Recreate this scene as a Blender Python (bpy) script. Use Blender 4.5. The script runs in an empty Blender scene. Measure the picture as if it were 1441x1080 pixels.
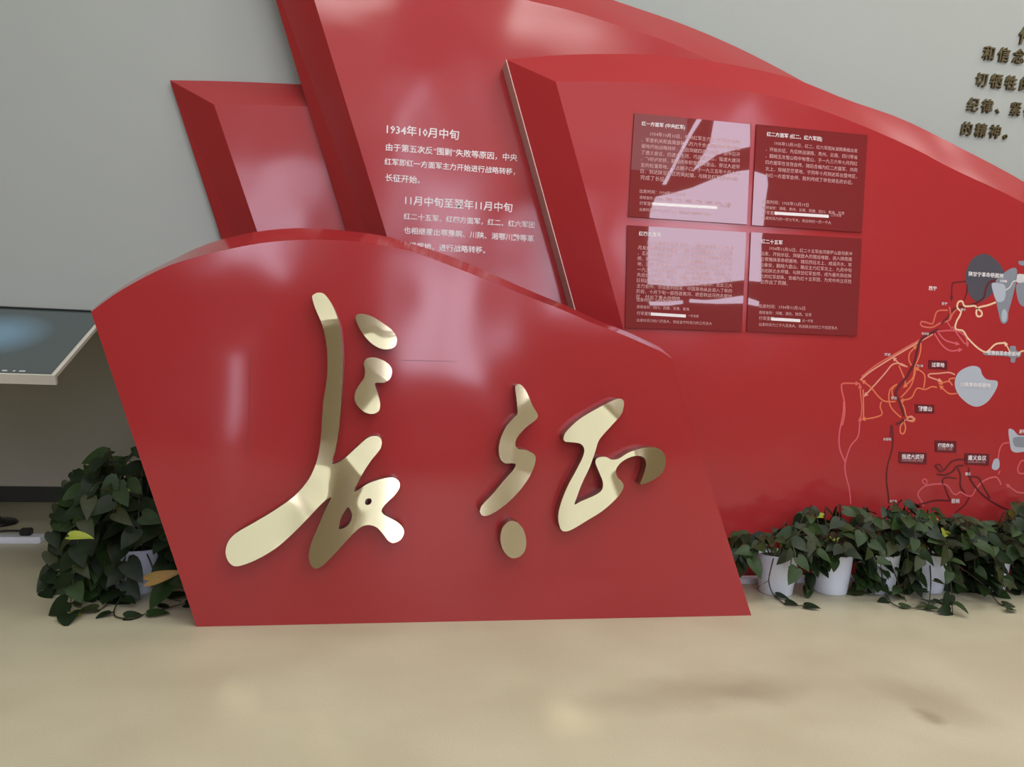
import bpy, bmesh, math, random
from mathutils import Matrix, Vector
from mathutils.geometry import tessellate_polygon, delaunay_2d_cdt

S = bpy.context.scene
COL = bpy.context.collection
R = math.radians

# ------------------------------------------------------------------ camera
FPX, CAMH = 1080.0, 1.3
CR = Matrix.Rotation(R(-9.8), 3, 'Z') @ Matrix.Rotation(R(90 - 1), 3, 'X') @ Matrix.Rotation(R(2.06), 3, 'Z')
cd = bpy.data.cameras.new('camera')
cam = bpy.data.objects.new('camera', cd)
COL.objects.link(cam)
cam.matrix_world = Matrix.Translation((0, 0, CAMH)) @ CR.to_4x4()
cd.sensor_width = 36
cd.lens = 36 * FPX / 1441
cd.clip_start = .05
S.camera = cam

# ------------------------------------------------------------------ exposure, world, lights
S.view_settings.view_transform = 'Standard'
S.view_settings.look = 'None'
S.view_settings.gamma = 1
S.view_settings.use_curve_mapping = False
S.view_settings.exposure = -0.5
wd = bpy.data.worlds.new('world')
S.world = wd
wd.use_nodes = True
wd.node_tree.nodes['Background'].inputs[0].default_value = (.75, .78, .85, 1)
wd.node_tree.nodes['Background'].inputs[1].default_value = .3


def area(name, loc, size, power, rot=(0, 0, 0), col=(1, .985, .95)):
    l = bpy.data.lights.new(name, 'AREA')
    l.shape = 'RECTANGLE'
    l.size, l.size_y = size
    l.energy = power
    l.color = col
    o = bpy.data.objects.new(name, l)
    COL.objects.link(o)
    o.location = loc
    o.rotation_euler = rot
    return o


for i, (x, y, p) in enumerate([(-4.5, 2.2, 22), (-1, 2.2, 72), (2.5, 2.2, 105), (6.0, 2.2, 120),
                               (-4.5, -1.5, 20), (-1, -1.5, 70), (2.5, -1.5, 95), (6.0, -1.5, 115)]):
    area('ceiling_lamp', (x, y, 6.72), (1.6, .9), p)
area('wall_washer', (7.4, 4.35, 6.72), (4.0, .12), 95)
WIN_E = 11.0


# ------------------------------------------------------------------ projection helpers
def ray(x, y):
    return CR @ Vector(((x - 720.5) / FPX, -(y - 540) / FPX, -1))


def W(x, y, Y):
    d = ray(x, y)
    t = Y / d.y
    return Vector((d.x * t, Y, CAMH + d.z * t))


def F(x, y, z=0.0):
    d = ray(x, y)
    t = (z - CAMH) / d.z
    return Vector((d.x * t, d.y * t, z))


YF = 3.90                     # front panel face
Y3F, Y3O, Y3B = 4.60, 4.74, 4.88
Y2F, Y2O, Y2B = 4.885, 5.12, 5.16
Y1F, Y1O, Y1B = 5.165, 5.36, 5.40
YW = 5.405                    # upper wall
YR = 7.30                     # recessed lower wall
YS = -4.0                     # far side of the hall, behind the camera


# ------------------------------------------------------------------ materials
def mat(name, col, rough=.5, metal=0, ior=1.5, coat=0, bump=None, emis=None, noise=None, spec=None):
    m = bpy.data.materials.new(name)
    m.use_nodes = True
    nt = m.node_tree
    b = nt.nodes['Principled BSDF']
    b.inputs['Base Color'].default_value = (*col, 1)
    b.inputs['Roughness'].default_value = rough
    b.inputs['Metallic'].default_value = metal
    b.inputs['IOR'].default_value = ior
    b.inputs['Coat Weight'].default_value = coat
    b.inputs['Coat Roughness'].default_value = .05
    if spec is not None:
        b.inputs['Specular IOR Level'].default_value = spec
    tc = nt.nodes.new('ShaderNodeNewGeometry')
    if noise:
        sc, amt, col2 = noise
        n = nt.nodes.new('ShaderNodeTexNoise')
        n.inputs['Scale'].default_value = sc
        n.inputs['Detail'].default_value = 6
        nt.links.new(tc.outputs['Position'], n.inputs['Vector'])
        mx = nt.nodes.new('ShaderNodeMix')
        mx.data_type = 'RGBA'
        mr = nt.nodes.new('ShaderNodeMapRange')
        mr.inputs[1].default_value = .35
        mr.inputs[2].default_value = .65
        mr.inputs[4].default_value = amt
        nt.links.new(n.outputs['Fac'], mr.inputs[0])
        nt.links.new(mr.outputs[0], mx.inputs[0])
        mx.inputs[6].default_value = (*col, 1)
        mx.inputs[7].default_value = (*col2, 1)
        nt.links.new(mx.outputs[2], b.inputs['Base Color'])
    if bump:
        sc, dist = bump
        n2 = nt.nodes.new('ShaderNodeTexNoise')
        n2.inputs['Scale'].default_value = sc
        n2.inputs['Detail'].default_value = 1
        nt.links.new(tc.outputs['Position'], n2.inputs['Vector'])
        bp = nt.nodes.new('ShaderNodeBump')
        bp.inputs['Distance'].default_value = dist
        bp.inputs['Strength'].default_value = 1
        nt.links.new(n2.outputs['Fac'], bp.inputs['Height'])
        nt.links.new(bp.outputs['Normal'], b.inputs['Normal'])
        nt.links.new(bp.outputs['Normal'], b.inputs['Coat Normal'])
    if emis:
        b.inputs['Emission Color'].default_value = (*emis[0], 1)
        b.inputs['Emission Strength'].default_value = emis[1]
    return m


M = {}
M['red'] = mat('red_lacquer', (.375, .028, .030), .16, bump=(1.6, .018), noise=(3, .15, (.35, .026, .030)))
M['red_front'] = mat('red_lacquer_front', (.335, .025, .027), .12, bump=(1.3, .022), noise=(3, .15, (.35, .026, .030)))
M['board'] = mat('dark_red_acrylic', (.20, .022, .025), .015, ior=1.62)
M['edge'] = mat('raw_board_edge', (.62, .42, .38), .6)
M['white_print'] = mat('white_print', (.80, .74, .73), .6)
M['pink_print'] = mat('pale_pink_print', (.62, .35, .34), .6)
M['wall'] = mat('wall_paint', (.375, .40, .365), .85, noise=(.8, .5, (.36, .385, .355)))
M['wall_low'] = mat('recess_paint', (.66, .63, .50), .6, noise=(.9, .5, (.56, .53, .41)))
M['base'] = mat('skirting_paint', (.05, .052, .045), .4)
M['hall'] = mat('hall_wall', (.25, .205, .13), .8, noise=(1, .5, (.21, .175, .12)))
M['ceil'] = mat('ceiling_paint', (.65, .65, .63), .9)
M['brass'] = mat('brushed_brass', (.76, .68, .44), .10, metal=1, noise=(60, .2, (.69, .61, .38)))
M['brass_side_red_cast'] = mat('brass_side_red_cast', (.30, .14, .09), .3, metal=.8)  # red mirrored from the panel is put into this darker side colour
M['letter'] = mat('antique_bronze', (.13, .10, .045), .45, metal=.5)
M['screen'] = None
M['cream'] = mat('cream_frame', (.62, .60, .50), .4)
M['black'] = mat('black_plastic', (.012, .011, .011), .35)
M['white'] = mat('white_plastic', (.72, .75, .80), .35)
M['pot'] = mat('pot_glaze', (.70, .76, .84), .3, noise=(5, .5, (.62, .70, .79)))
M['soil'] = mat('soil', (.03, .022, .015), .95)
M['leaf1'] = mat('leaf_dark', (.008, .018, .006), .42, spec=.22, noise=(25, .5, (.018, .032, .012)))
M['leaf2'] = mat('leaf_green', (.018, .040, .009), .42, spec=.22, noise=(25, .5, (.034, .062, .018)))
M['leaf3'] = mat('leaf_olive', (.022, .031, .009), .45, spec=.22, noise=(25, .5, (.05, .055, .02)))
M['leafy'] = mat('leaf_yellow', (.30, .34, .03), .4, noise=(25, .5, (.2, .28, .03)))
M['leafo'] = mat('leaf_withered', (.32, .16, .04), .5, noise=(20, .8, (.18, .15, .03)))
M['stem'] = mat('vine_stem', (.035, .03, .012), .5)
M['glass'] = mat('daylit_glass', (.5, .5, .55), .3, emis=((.80, .80, 1.0), WIN_E))
M['glow_strip'] = mat('added_glow_strip', (.5, .5, .5), .4, emis=((.90, 1, 1.06), .80))  # added glow for the brass to mirror
M['lampw'] = mat('lamp_diffuser', (.8, .8, .8), .5, emis=((1, .97, .92), 3.0))
M['alu'] = mat('grey_frame', (.3, .3, .3), .4)
M['plate'] = mat('maroon_plate', (.13, .013, .02), .3)
M['slate'] = mat('slate_print', (.075, .070, .085), .35)
M['grey'] = mat('grey_print', (.22, .24, .27), .4)
M['pale'] = mat('pale_print', (.41, .44, .49), .4)
M['pale2'] = mat('pale_warm_print', (.58, .58, .57), .4)
M['r_pink'] = mat('route_pink', (.62, .10, .12), .4)
M['r_orange'] = mat('route_orange', (.68, .17, .07), .4)
M['r_salmon'] = mat('route_salmon', (.72, .30, .20), .4)
M['r_cream'] = mat('route_cream', (.80, .52, .33), .4)
M['r_dark'] = mat('route_maroon', (.12, .010, .014), .4)
M['r_coral'] = mat('route_coral', (.60, .12, .08), .4)

# screen: dark glass with a faint blue emissive ellipse
m = mat('screen_glass', (.035, .045, .045), .12)
nt = m.node_tree
b = nt.nodes['Principled BSDF']
tcn = nt.nodes.new('ShaderNodeTexCoord')
mp = nt.nodes.new('ShaderNodeMapping')
gr = nt.nodes.new('ShaderNodeTexGradient')
gr.gradient_type = 'SPHERICAL'
nt.links.new(tcn.outputs['Object'], mp.inputs[0])
nt.links.new(mp.outputs[0], gr.inputs[0])
cr = nt.nodes.new('ShaderNodeValToRGB')
cr.color_ramp.elements[0].color = (.045, .060, .058, 1)
cr.color_ramp.elements[1].color = (.16, .30, .42, 1)
cr.color_ramp.elements[0].position = .1
cr.color_ramp.elements[1].position = .8
nt.links.new(gr.outputs[0], cr.inputs[0])
nt.links.new(cr.outputs[0], b.inputs['Emission Color'])
b.inputs['Emission Strength'].default_value = .75
M['screen'] = m
SCREEN_MAP = mp

# floor: polished beige screed with specks and two scuffed stains
m = mat('floor_screed', (.52, .43, .30), .33)
nt = m.node_tree
b = nt.nodes['Principled BSDF']
g = nt.nodes.new('ShaderNodeNewGeometry')


def N(t, **kw):
    n = nt.nodes.new(t)
    for k, v in kw.items():
        if k in n.inputs:
            n.inputs[k].default_value = v
        else:
            setattr(n, k, v)
    return n


def mixc(fac, a, c2):
    x = N('ShaderNodeMix', data_type='RGBA')
    nt.links.new(fac, x.inputs[0])
    for s_, v in ((6, a), (7, c2)):
        if isinstance(v, tuple):
            x.inputs[s_].default_value = (*v, 1)
        else:
            nt.links.new(v, x.inputs[s_])
    return x.outputs[2]


def rng(src, lo, hi, a=0.0, c2=1.0):
    r = N('ShaderNodeMapRange')
    nt.links.new(src, r.inputs[0])
    for i_, v in zip((1, 2, 3, 4), (lo, hi, a, c2)):
        r.inputs[i_].default_value = v
    return r.outputs[0]


n1 = N('ShaderNodeTexNoise', Scale=2.2, Detail=5.0)
nt.links.new(g.outputs['Position'], n1.inputs['Vector'])
n2 = N('ShaderNodeTexNoise', Scale=160.0, Detail=3.0)
nt.links.new(g.outputs['Position'], n2.inputs['Vector'])
n3 = N('ShaderNodeTexNoise', Scale=420.0, Detail=2.0)
nt.links.new(g.outputs['Position'], n3.inputs['Vector'])
c = mixc(rng(n1.outputs['Fac'], .35, .65), (.475, .447, .30), (.53, .50, .345))
c = mixc(rng(n2.outputs['Fac'], .45, .75, 0, .35), c, (.36, .28, .19))
c = mixc(rng(n3.outputs['Fac'], .66, .74, 0, .45), c, (.16, .12, .09))
for (px, py, rx, ry, ang, amt) in ((985, 975, .62, .20, .12, .36), (1045, 972, .20, .13, 0, .26),
                                   (1300, 985, .20, .34, .35, .34), (1303, 1008, .09, .09, 0, .6)):
    p = F(px, py)
    mp = N('ShaderNodeMapping', vector_type='TEXTURE')
    mp.inputs['Location'].default_value = p
    mp.inputs['Rotation'].default_value = (0, 0, ang)
    mp.inputs['Scale'].default_value = (rx, ry, 1)
    nn = N('ShaderNodeTexNoise', Scale=5.0, Detail=4.0)
    nt.links.new(g.outputs['Position'], nn.inputs['Vector'])
    ad = N('ShaderNodeVectorMath', operation='MULTIPLY_ADD')
    ad.inputs[1].default_value = (.22, .22, 0)
    nt.links.new(nn.outputs['Color'], ad.inputs[0])
    nt.links.new(g.outputs['Position'], ad.inputs[2])
    sb = N('ShaderNodeVectorMath', operation='SUBTRACT')
    sb.inputs[1].default_value = (.11, .11, 0)
    nt.links.new(ad.outputs[0], sb.inputs[0])
    nt.links.new(sb.outputs[0], mp.inputs[0])
    gr = N('ShaderNodeTexGradient', gradient_type='SPHERICAL')
    nt.links.new(mp.outputs[0], gr.inputs[0])
    c = mixc(rng(gr.outputs['Fac'], 0, .7, 0, amt), c, (.24, .20, .125))
nt.links.new(c, b.inputs['Base Color'])
nt.links.new(rng(n1.outputs['Fac'], .3, .7, .38, .5), b.inputs['Roughness'])
M['floor'] = m


# ------------------------------------------------------------------ object helpers
def obj(name, me, m=None, parent=None, smooth=False):
    if isinstance(me, bmesh.types.BMesh):
        bm_ = me
        me = bpy.data.meshes.new(name)
        bm_.to_mesh(me)
        bm_.free()
    if m is not None:
        me.materials.clear()
        me.materials.append(m)
    if smooth:
        for p_ in me.polygons:
            p_.use_smooth = True
    o = bpy.data.objects.new(name, me)
    COL.objects.link(o)
    if parent:
        o.parent = parent
    return o


def wobj(name, bm_, m, parent, smooth=False):
    """bmesh given in world coordinates; parented to a thing whose origin is elsewhere"""
    if parent:
        loc = origin(parent)
        bmesh.ops.translate(bm_, verts=bm_.verts, vec=-loc)
    return obj(name, bm_, m, parent, smooth)


def origin(o):
    v = Vector((0, 0, 0))
    while o:
        v += o.location
        o = o.parent
    return v


def thing(name, label, cat, loc=(0, 0, 0), group=None):
    o = bpy.data.objects.new(name, None)
    o.empty_display_size = .1
    COL.objects.link(o)
    o.location = loc
    tag(o, label, cat, group)
    return o


def tag(o, label, cat, group=None):
    o['label'] = label
    o['category'] = cat
    if group:
        o['group'] = group
    return o


def struct(o):
    o['kind'] = 'structure'
    return o


def box(bm_, a, b_):
    vs = [bm_.verts.new((x, y, z)) for x in (a[0], b_[0]) for y in (a[1], b_[1]) for z in (a[2], b_[2])]
    for f in ((0, 1, 3, 2), (4, 6, 7, 5), (0, 4, 5, 1), (2, 3, 7, 6), (0, 2, 6, 4), (1, 5, 7, 3)):
        bm_.faces.new([vs[i] for i in f])
    bmesh.ops.recalc_face_normals(bm_, faces=bm_.faces)
    return bm_


def boxo(name, a, b_, m, parent=None, bevel=0):
    bm_ = box(bmesh.new(), a, b_)
    if bevel:
        bmesh.ops.bevel(bm_, geom=bm_.edges[:], offset=bevel, segments=2, affect='EDGES')
    return wobj(name, bm_, m, parent)


def spline(pts, n=6, closed=False):
    """Catmull-Rom through the 2D points"""
    P = [Vector(p) for p in pts]
    out = []
    L = len(P)
    for i in range(L if closed else L - 1):
        if closed:
            a, b_, c_, d = P[(i - 1) % L], P[i], P[(i + 1) % L], P[(i + 2) % L]
        else:
            a, b_, c_, d = P[max(i - 1, 0)], P[i], P[i + 1], P[min(i + 2, L - 1)]
        for k in range(n):
            t = k / n
            out.append(.5 * ((2 * b_) + (c_ - a) * t + (2 * a - 5 * b_ + 4 * c_ - d) * t * t + (3 * b_ - a - 3 * c_ + d) * t ** 3))
    if not closed:
        out.append(P[-1])
    return out


def resample(pts, n):
    acc = [0]
    for a, b_ in zip(pts, pts[1:]):
        acc.append(acc[-1] + (b_ - a).length)
    out = []
    j = 0
    for i in range(n):
        t = acc[-1] * i / (n - 1)
        while j < len(pts) - 2 and acc[j + 1] < t:
            j += 1
        u = (t - acc[j]) / max(acc[j + 1] - acc[j], 1e-9)
        out.append(pts[j].lerp(pts[j + 1], min(max(u, 0), 1)))
    return out


def prism(loops, y0, y1):
    """closed loops of (x,z) (first outer, rest holes) between two Y planes: front at y0"""
    bm_ = bmesh.new()
    tri = tessellate_polygon([[Vector((p[0], p[1], 0)) for p in l] for l in loops])
    flat = [p for l in loops for p in l]
    fr = [bm_.verts.new((p[0], y0, p[1])) for p in flat]
    bk = [bm_.verts.new((p[0], y1, p[1])) for p in flat]
    for t in tri:
        try:
            bm_.faces.new([fr[i] for i in t])
            bm_.faces.new([bk[i] for i in reversed(t)])
        except ValueError:
            pass
    k = 0
    for l in loops:
        n_ = len(l)
        for i in range(n_):
            a, b_ = k + i, k + (i + 1) % n_
            bm_.faces.new((fr[a], fr[b_], bk[b_], bk[a]))
        k += n_
    bmesh.ops.recalc_face_normals(bm_, faces=bm_.faces)
    return bm_


def px_loop(pts, Y, n=5, closed=True, smooth=True):
    q = spline(pts, n, closed) if smooth else [Vector(p) for p in pts]
    return [(W(p.x, p.y, Y).x, W(p.x, p.y, Y).z) for p in q]


# ------------------------------------------------------------------ setting
X0, X1, ZT = -9.0, 12.0, 7.0
struct(boxo('floor', (X0, YS - .2, -.1), (X1, YR + .2, 0), M['floor']))
struct(boxo('ceiling', (X0, YS - .2, ZT), (X1, YR + .2, ZT + .1), M['ceil']))
ZB = W(60, 434, YW).z - .01
struct(boxo('wall_back', (X0, YW, ZB), (X1, YR + .2, ZT), M['wall']))
o = struct(boxo('wall_recess', (X0, YR, 0), (X1, YR + .2, ZB), M['wall_low']))
zb = W(50, 685.5, YR - .03).z
struct(boxo('baseboard_recess', (X0, YR - .03, 0), (X1, YR, zb), M['base']))
struct(boxo('wall_left', (X0 - .1, YS - .2, 0), (X0, YR + .2, ZT), M['hall']))
struct(boxo('wall_right', (X1, YS - .2, 0), (X1 + .1, YR + .2, ZT), M['hall']))
struct(boxo('wall_front', (X0, YS - .2, 0), (X1, YS - .04, ZT), M['hall']))


def win(n_, pts, Yp, smooth=False):
    """daylit glazing in the far wall behind the viewer; pts are where its mirror image shows in a panel at Yp"""
    q = spline(pts, 4, True) if smooth else [Vector(p) for p in pts]
    l = []
    for p in q:
        v = W(p.x, p.y, 2 * Yp - YS)
        l.append((v.x, v.z))
    o_ = struct(obj('window_%d' % n_, prism([l], YS, YS - .04), M['glass']))
    return o_


def c4(x, y):
    return (870 + x / 3.178, 140 + y / 3.178)


YB = Y3F - .012
win(1, [c4(*p) for p in ((170, 435), (230, 422), (330, 395), (450, 345), (530, 322), (585, 315), (620, 325), (665, 340),
                         (670, 380), (660, 450), (650, 560), (640, 640), (640, 815), (560, 808), (500, 815), (420, 825),
                         (330, 833), (250, 835), (135, 825), (135, 700), (140, 560), (146, 500))], YB)
win(2, [c4(*p) for p in ((437, 60), (590, 60), (590, 210), (520, 225), (445, 245), (390, 285), (335, 320), (380, 250), (415, 190))], YB)
win(3, [c4(*p) for p in ((355, 85), (377, 85), (335, 150), (290, 230), (250, 310), (215, 380), (200, 378), (240, 300), (285, 210))], YB)
win(4, [c4(*p) for p in ((140, 905), (290, 900), (290, 914), (230, 922), (145, 921))], YB)
win(5, [c4(*p) for p in ((322, 893), (390, 898), (450, 893), (555, 878), (630, 904), (630, 925), (560, 912), (450, 914), (322, 908))], YB)


def rect_window(n_, x0, x1, z0, z1):
    o_ = struct(boxo('window_%d' % n_, (x0, YS - .04, z0), (x1, YS, z1), M['glass']))
    for a, b_ in (((x0 - .06, z0 - .06), (x1 + .06, z0)), ((x0 - .06, z1), (x1 + .06, z1 + .06)),
                  ((x0 - .06, z0), (x0, z1)), ((x1, z0), (x1 + .06, z1)), (((x0 + x1) / 2 - .02, z0), ((x0 + x1) / 2 + .02, z1))):
        boxo('window_frame', (a[0], YS - .04, a[1]), (b_[0], YS + .03, b_[1]), M['alu'], o_)


for i in range(5):
    struct(boxo('window_%d' % (11 + i), (-5.6 + i * 2.2, YS - .04, 4.95), (-3.5 + i * 2.2 - (.75 if i == 2 else 0), YS, 6.9), M['glow_strip']))  # glowing strips added out of view to brighten the brass reflections
rect_window(16, .28, .86, 5.15, 6.3)
rect_window(6, -2.6, -1.2, 2.75, 4.75)
rect_window(7, .35, 1.5, 3.35, 4.8)
rect_window(8, 2.4, 3.5, 2.3, 4.0)
rect_window(9, .2, 1.75, 1.05, 3.1)
rect_window(10, -2.25, -1.95, .2, 1.6)
for i, (x, y) in enumerate([(-4.5, 2.2), (-1, 2.2), (2.5, 2.2), (6.0, 2.2), (-4.5, -1.5), (-1, -1.5), (2.5, -1.5), (6.0, -1.5)]):
    t = thing('ceiling_light', 'white ceiling panel light in the %s row, %s of four' % ('front' if y > 0 else 'rear', ('first', 'second', 'third', 'last')[i % 4]), 'ceiling light', (x, y, 6.8), 'ceiling panel lights')
    boxo('frame', (x - .85, y - .5, 6.8), (x + .85, y + .5, 7.0), M['alu'], t)
    boxo('diffuser', (x - .8, y - .45, 6.78), (x + .8, y + .45, 6.81), M['lampw'], t)


# ------------------------------------------------------------------ red relief panels
def ring(bm_, A, B):
    """strip of quads between two equally long world polylines"""
    va = [bm_.verts.new(p) for p in A]
    vb = [bm_.verts.new(p) for p in B]
    for i in range(len(A) - 1):
        bm_.faces.new((va[i], va[i + 1], vb[i + 1], vb[i]))


def to_floor(p, q):
    """extend the line p->q to z=0"""
    t = p.z / (p.z - q.z)
    return p.lerp(q, t)


def grid_poly(loop, Y, step):
    """flat polygon at depth Y with interior points for shading or bending"""
    pts = [Vector(p) for p in loop]
    return pts


def panel(name, label, arcO, arcI, leftO, leftI, rightO, rightI, YO, YI, YBk, m, mbevel=None, edge=None, NN=48, left_bevel=True):
    A = [W(p.x, p.y, YO) for p in resample(spline(arcO, 8), NN)]
    B = [W(p.x, p.y, YI) for p in resample(spline(arcI, 8), NN)]
    lo, li = to_floor(A[0], W(*leftO, YO)), to_floor(B[0], W(*leftI, YI))
    ro = to_floor(A[-1], W(*rightO, YO)) if rightO else Vector((A[-1].x, YO, 0))
    ri = to_floor(B[-1], W(*rightI, YI)) if rightI else Vector((B[-1].x, YI, 0))
    t = thing(name, label, 'display panel', ((lo.x + ro.x) / 2, YI, 0))
    bm_ = prism([[(p.x, p.z) for p in B] + [(ri.x, ri.z), (li.x, li.z)]], YI, YI + .012)
    wobj('face', bm_, m, t)
    bm_ = bmesh.new()
    ring(bm_, A, B)
    o_ = wobj('top_bevel', bm_, mbevel or m, t, True)
    bm_ = bmesh.new()
    nn = 2
    ring(bm_, [A[0], lo], [B[0], li])
    o_ = wobj('left_bevel', bm_, mbevel or m, t)
    bm_ = bmesh.new()
    bk = lambda v: Vector((v.x, YBk, v.z))
    ring(bm_, [A[-1], ro], [B[-1], ri])
    ring(bm_, A, [bk(v) for v in A])
    ring(bm_, [A[-1], ro], [bk(A[-1]), bk(ro)])
    if not edge:
        ring(bm_, [lo, A[0]], [bk(lo), bk(A[0])])
    vs = [bm_.verts.new(bk(v)) for v in A] + [bm_.verts.new(bk(ro)), bm_.verts.new(bk(lo))]
    bm_.faces.new(vs)
    bmesh.ops.recalc_face_normals(bm_, faces=bm_.faces)
    wobj('side_return', bm_, m, t)
    if edge:
        bm_ = bmesh.new()
        e = Vector((-.006, 0, 0))
        f_ = Vector((.012, 0, 0))
        q = [A[0], lo, bk(lo), bk(A[0])]
        va = [bm_.verts.new(v + e) for v in q]
        vb = [bm_.verts.new(v + f_) for v in q]
        bm_.faces.new(va)
        bm_.faces.new(vb[::-1])
        for i in range(4):
            bm_.faces.new((va[i], va[(i + 1) % 4], vb[(i + 1) % 4], vb[i]))
        bmesh.ops.recalc_face_normals(bm_, faces=bm_.faces)
        wobj('edge_strip', bm_, edge, t)['label'] = 'bare pale board edge'
    return t


P1 = panel('relief_panel', 'small red leaning panel with slanted rim, at far left behind the tall one',
           [(239, 113), (300, 114), (360, 116), (427, 119), (520, 123), (640, 130)], [(301, 147), (360, 148), (427, 150), (520, 154), (640, 160)],
           (310, 332), (362, 326), None, None, Y1O, Y1F, Y1B, M['red'])
P2 = panel('relief_panel', 'tall red panel printed with white dates and text, rising out of frame',
           [(355, -110), (450, -108), (560, -90), (660, -64), (760, -35), (880, 6), (958, 33), (1036, 66), (1114, 106), (1200, 155), (1300, 215)],
           [(420, -72), (520, -62), (620, -40), (726, -4), (800, 14), (880, 39), (938, 58), (997, 84), (1080, 125), (1200, 190), (1280, 240)],
           (485, 322), (544, 331), None, None, Y2O, Y2F, Y2B, M['red'])
P3 = panel('relief_panel', 'long red panel with sweeping curved top, four text boards and a route map',
           [(713, 84), (760, 79.5), (800, 77), (840, 76), (880, 76), (940, 79), (997, 86), (1060, 97), (1121, 112), (1191, 140), (1269, 167.5), (1347, 206),
            (1441, 256), (1560, 332), (1700, 440), (1820, 550)],
           [(782, 115), (825, 114.5), (867, 115), (920, 116), (966, 119), (1010, 123.5), (1059, 130), (1114, 142), (1170, 160), (1230, 184), (1290, 211), (1347, 241),
            (1441, 286), (1560, 362), (1690, 465), (1800, 575)],
           (811, 440), (877, 462), None, None, Y3O, Y3F, Y3B, M['red'], edge=M['edge'])
YFO = YF + .24
P0 = panel('relief_panel', 'large red front panel standing on the floor under two brass characters',
           [(129, 436), (160, 412), (200, 387), (240, 367), (280, 348), (316, 336), (363, 326), (408, 321.5), (443, 321.5), (497, 326), (544, 333),
            (576, 342), (631, 360), (687, 383.5), (742, 407.5), (798, 431), (839, 450), (877, 465), (929, 489), (944, 502)],
           [(128, 439), (162, 414), (200, 392), (240, 373), (280, 361), (316, 352), (363, 343), (408, 338.5), (450, 337.5), (497, 339.5),
            (520, 343), (576, 353), (631, 373), (687, 395), (742, 417), (798, 439), (831, 454), (873, 470), (937, 498), (945, 505)],
           (281, 890), (277.5, 885), (1048, 838), (1056.5, 864), YFO, YF, YFO + .10, M['red_front'])
bm_ = bmesh.new()
for seg in (((352, 505), (351, 560), (350, 640)), ((564, 507.5), (600, 508), (640, 509))):
    for a, b_ in zip(seg, seg[1:]):
        A, B = W(*a, YF - .0006), W(*b_, YF - .0006)
        d = (B - A).normalized().cross(Vector((0, 1, 0))) * .0011
        bm_.faces.new([bm_.verts.new(v) for v in (A + d, B + d, B - d, A - d)])
wobj('hairline_crack', bm_, M['plate'], P0)

# ------------------------------------------------------------------ brass characters
YG = YF - .085


def c7(*pts):
    return [(300 + x / 2.57, 400 + y / 2.57) for x, y in pts]


def c8(*pts):
    return [(650 + x / 3.858, 520 + y / 3.858) for x, y in pts]


# placed highlights and dark patches: (x, z, far-wall height to mirror, sideways tilt)
GLINT_AIM = []


def tilt(x, z):
    w = s_ = sx = 0
    for (bx, bz, ty, tx) in GLINT_AIM:
        q = math.exp(-((x - bx) ** 2 + (z - bz) ** 2) / (2 * .032 ** 2)) + 1e-6 / (.01 + (x - bx) ** 2 + (z - bz) ** 2)
        w += q
        s_ += q * ty
        sx += q * tx
    return s_ / w, sx / w


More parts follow.
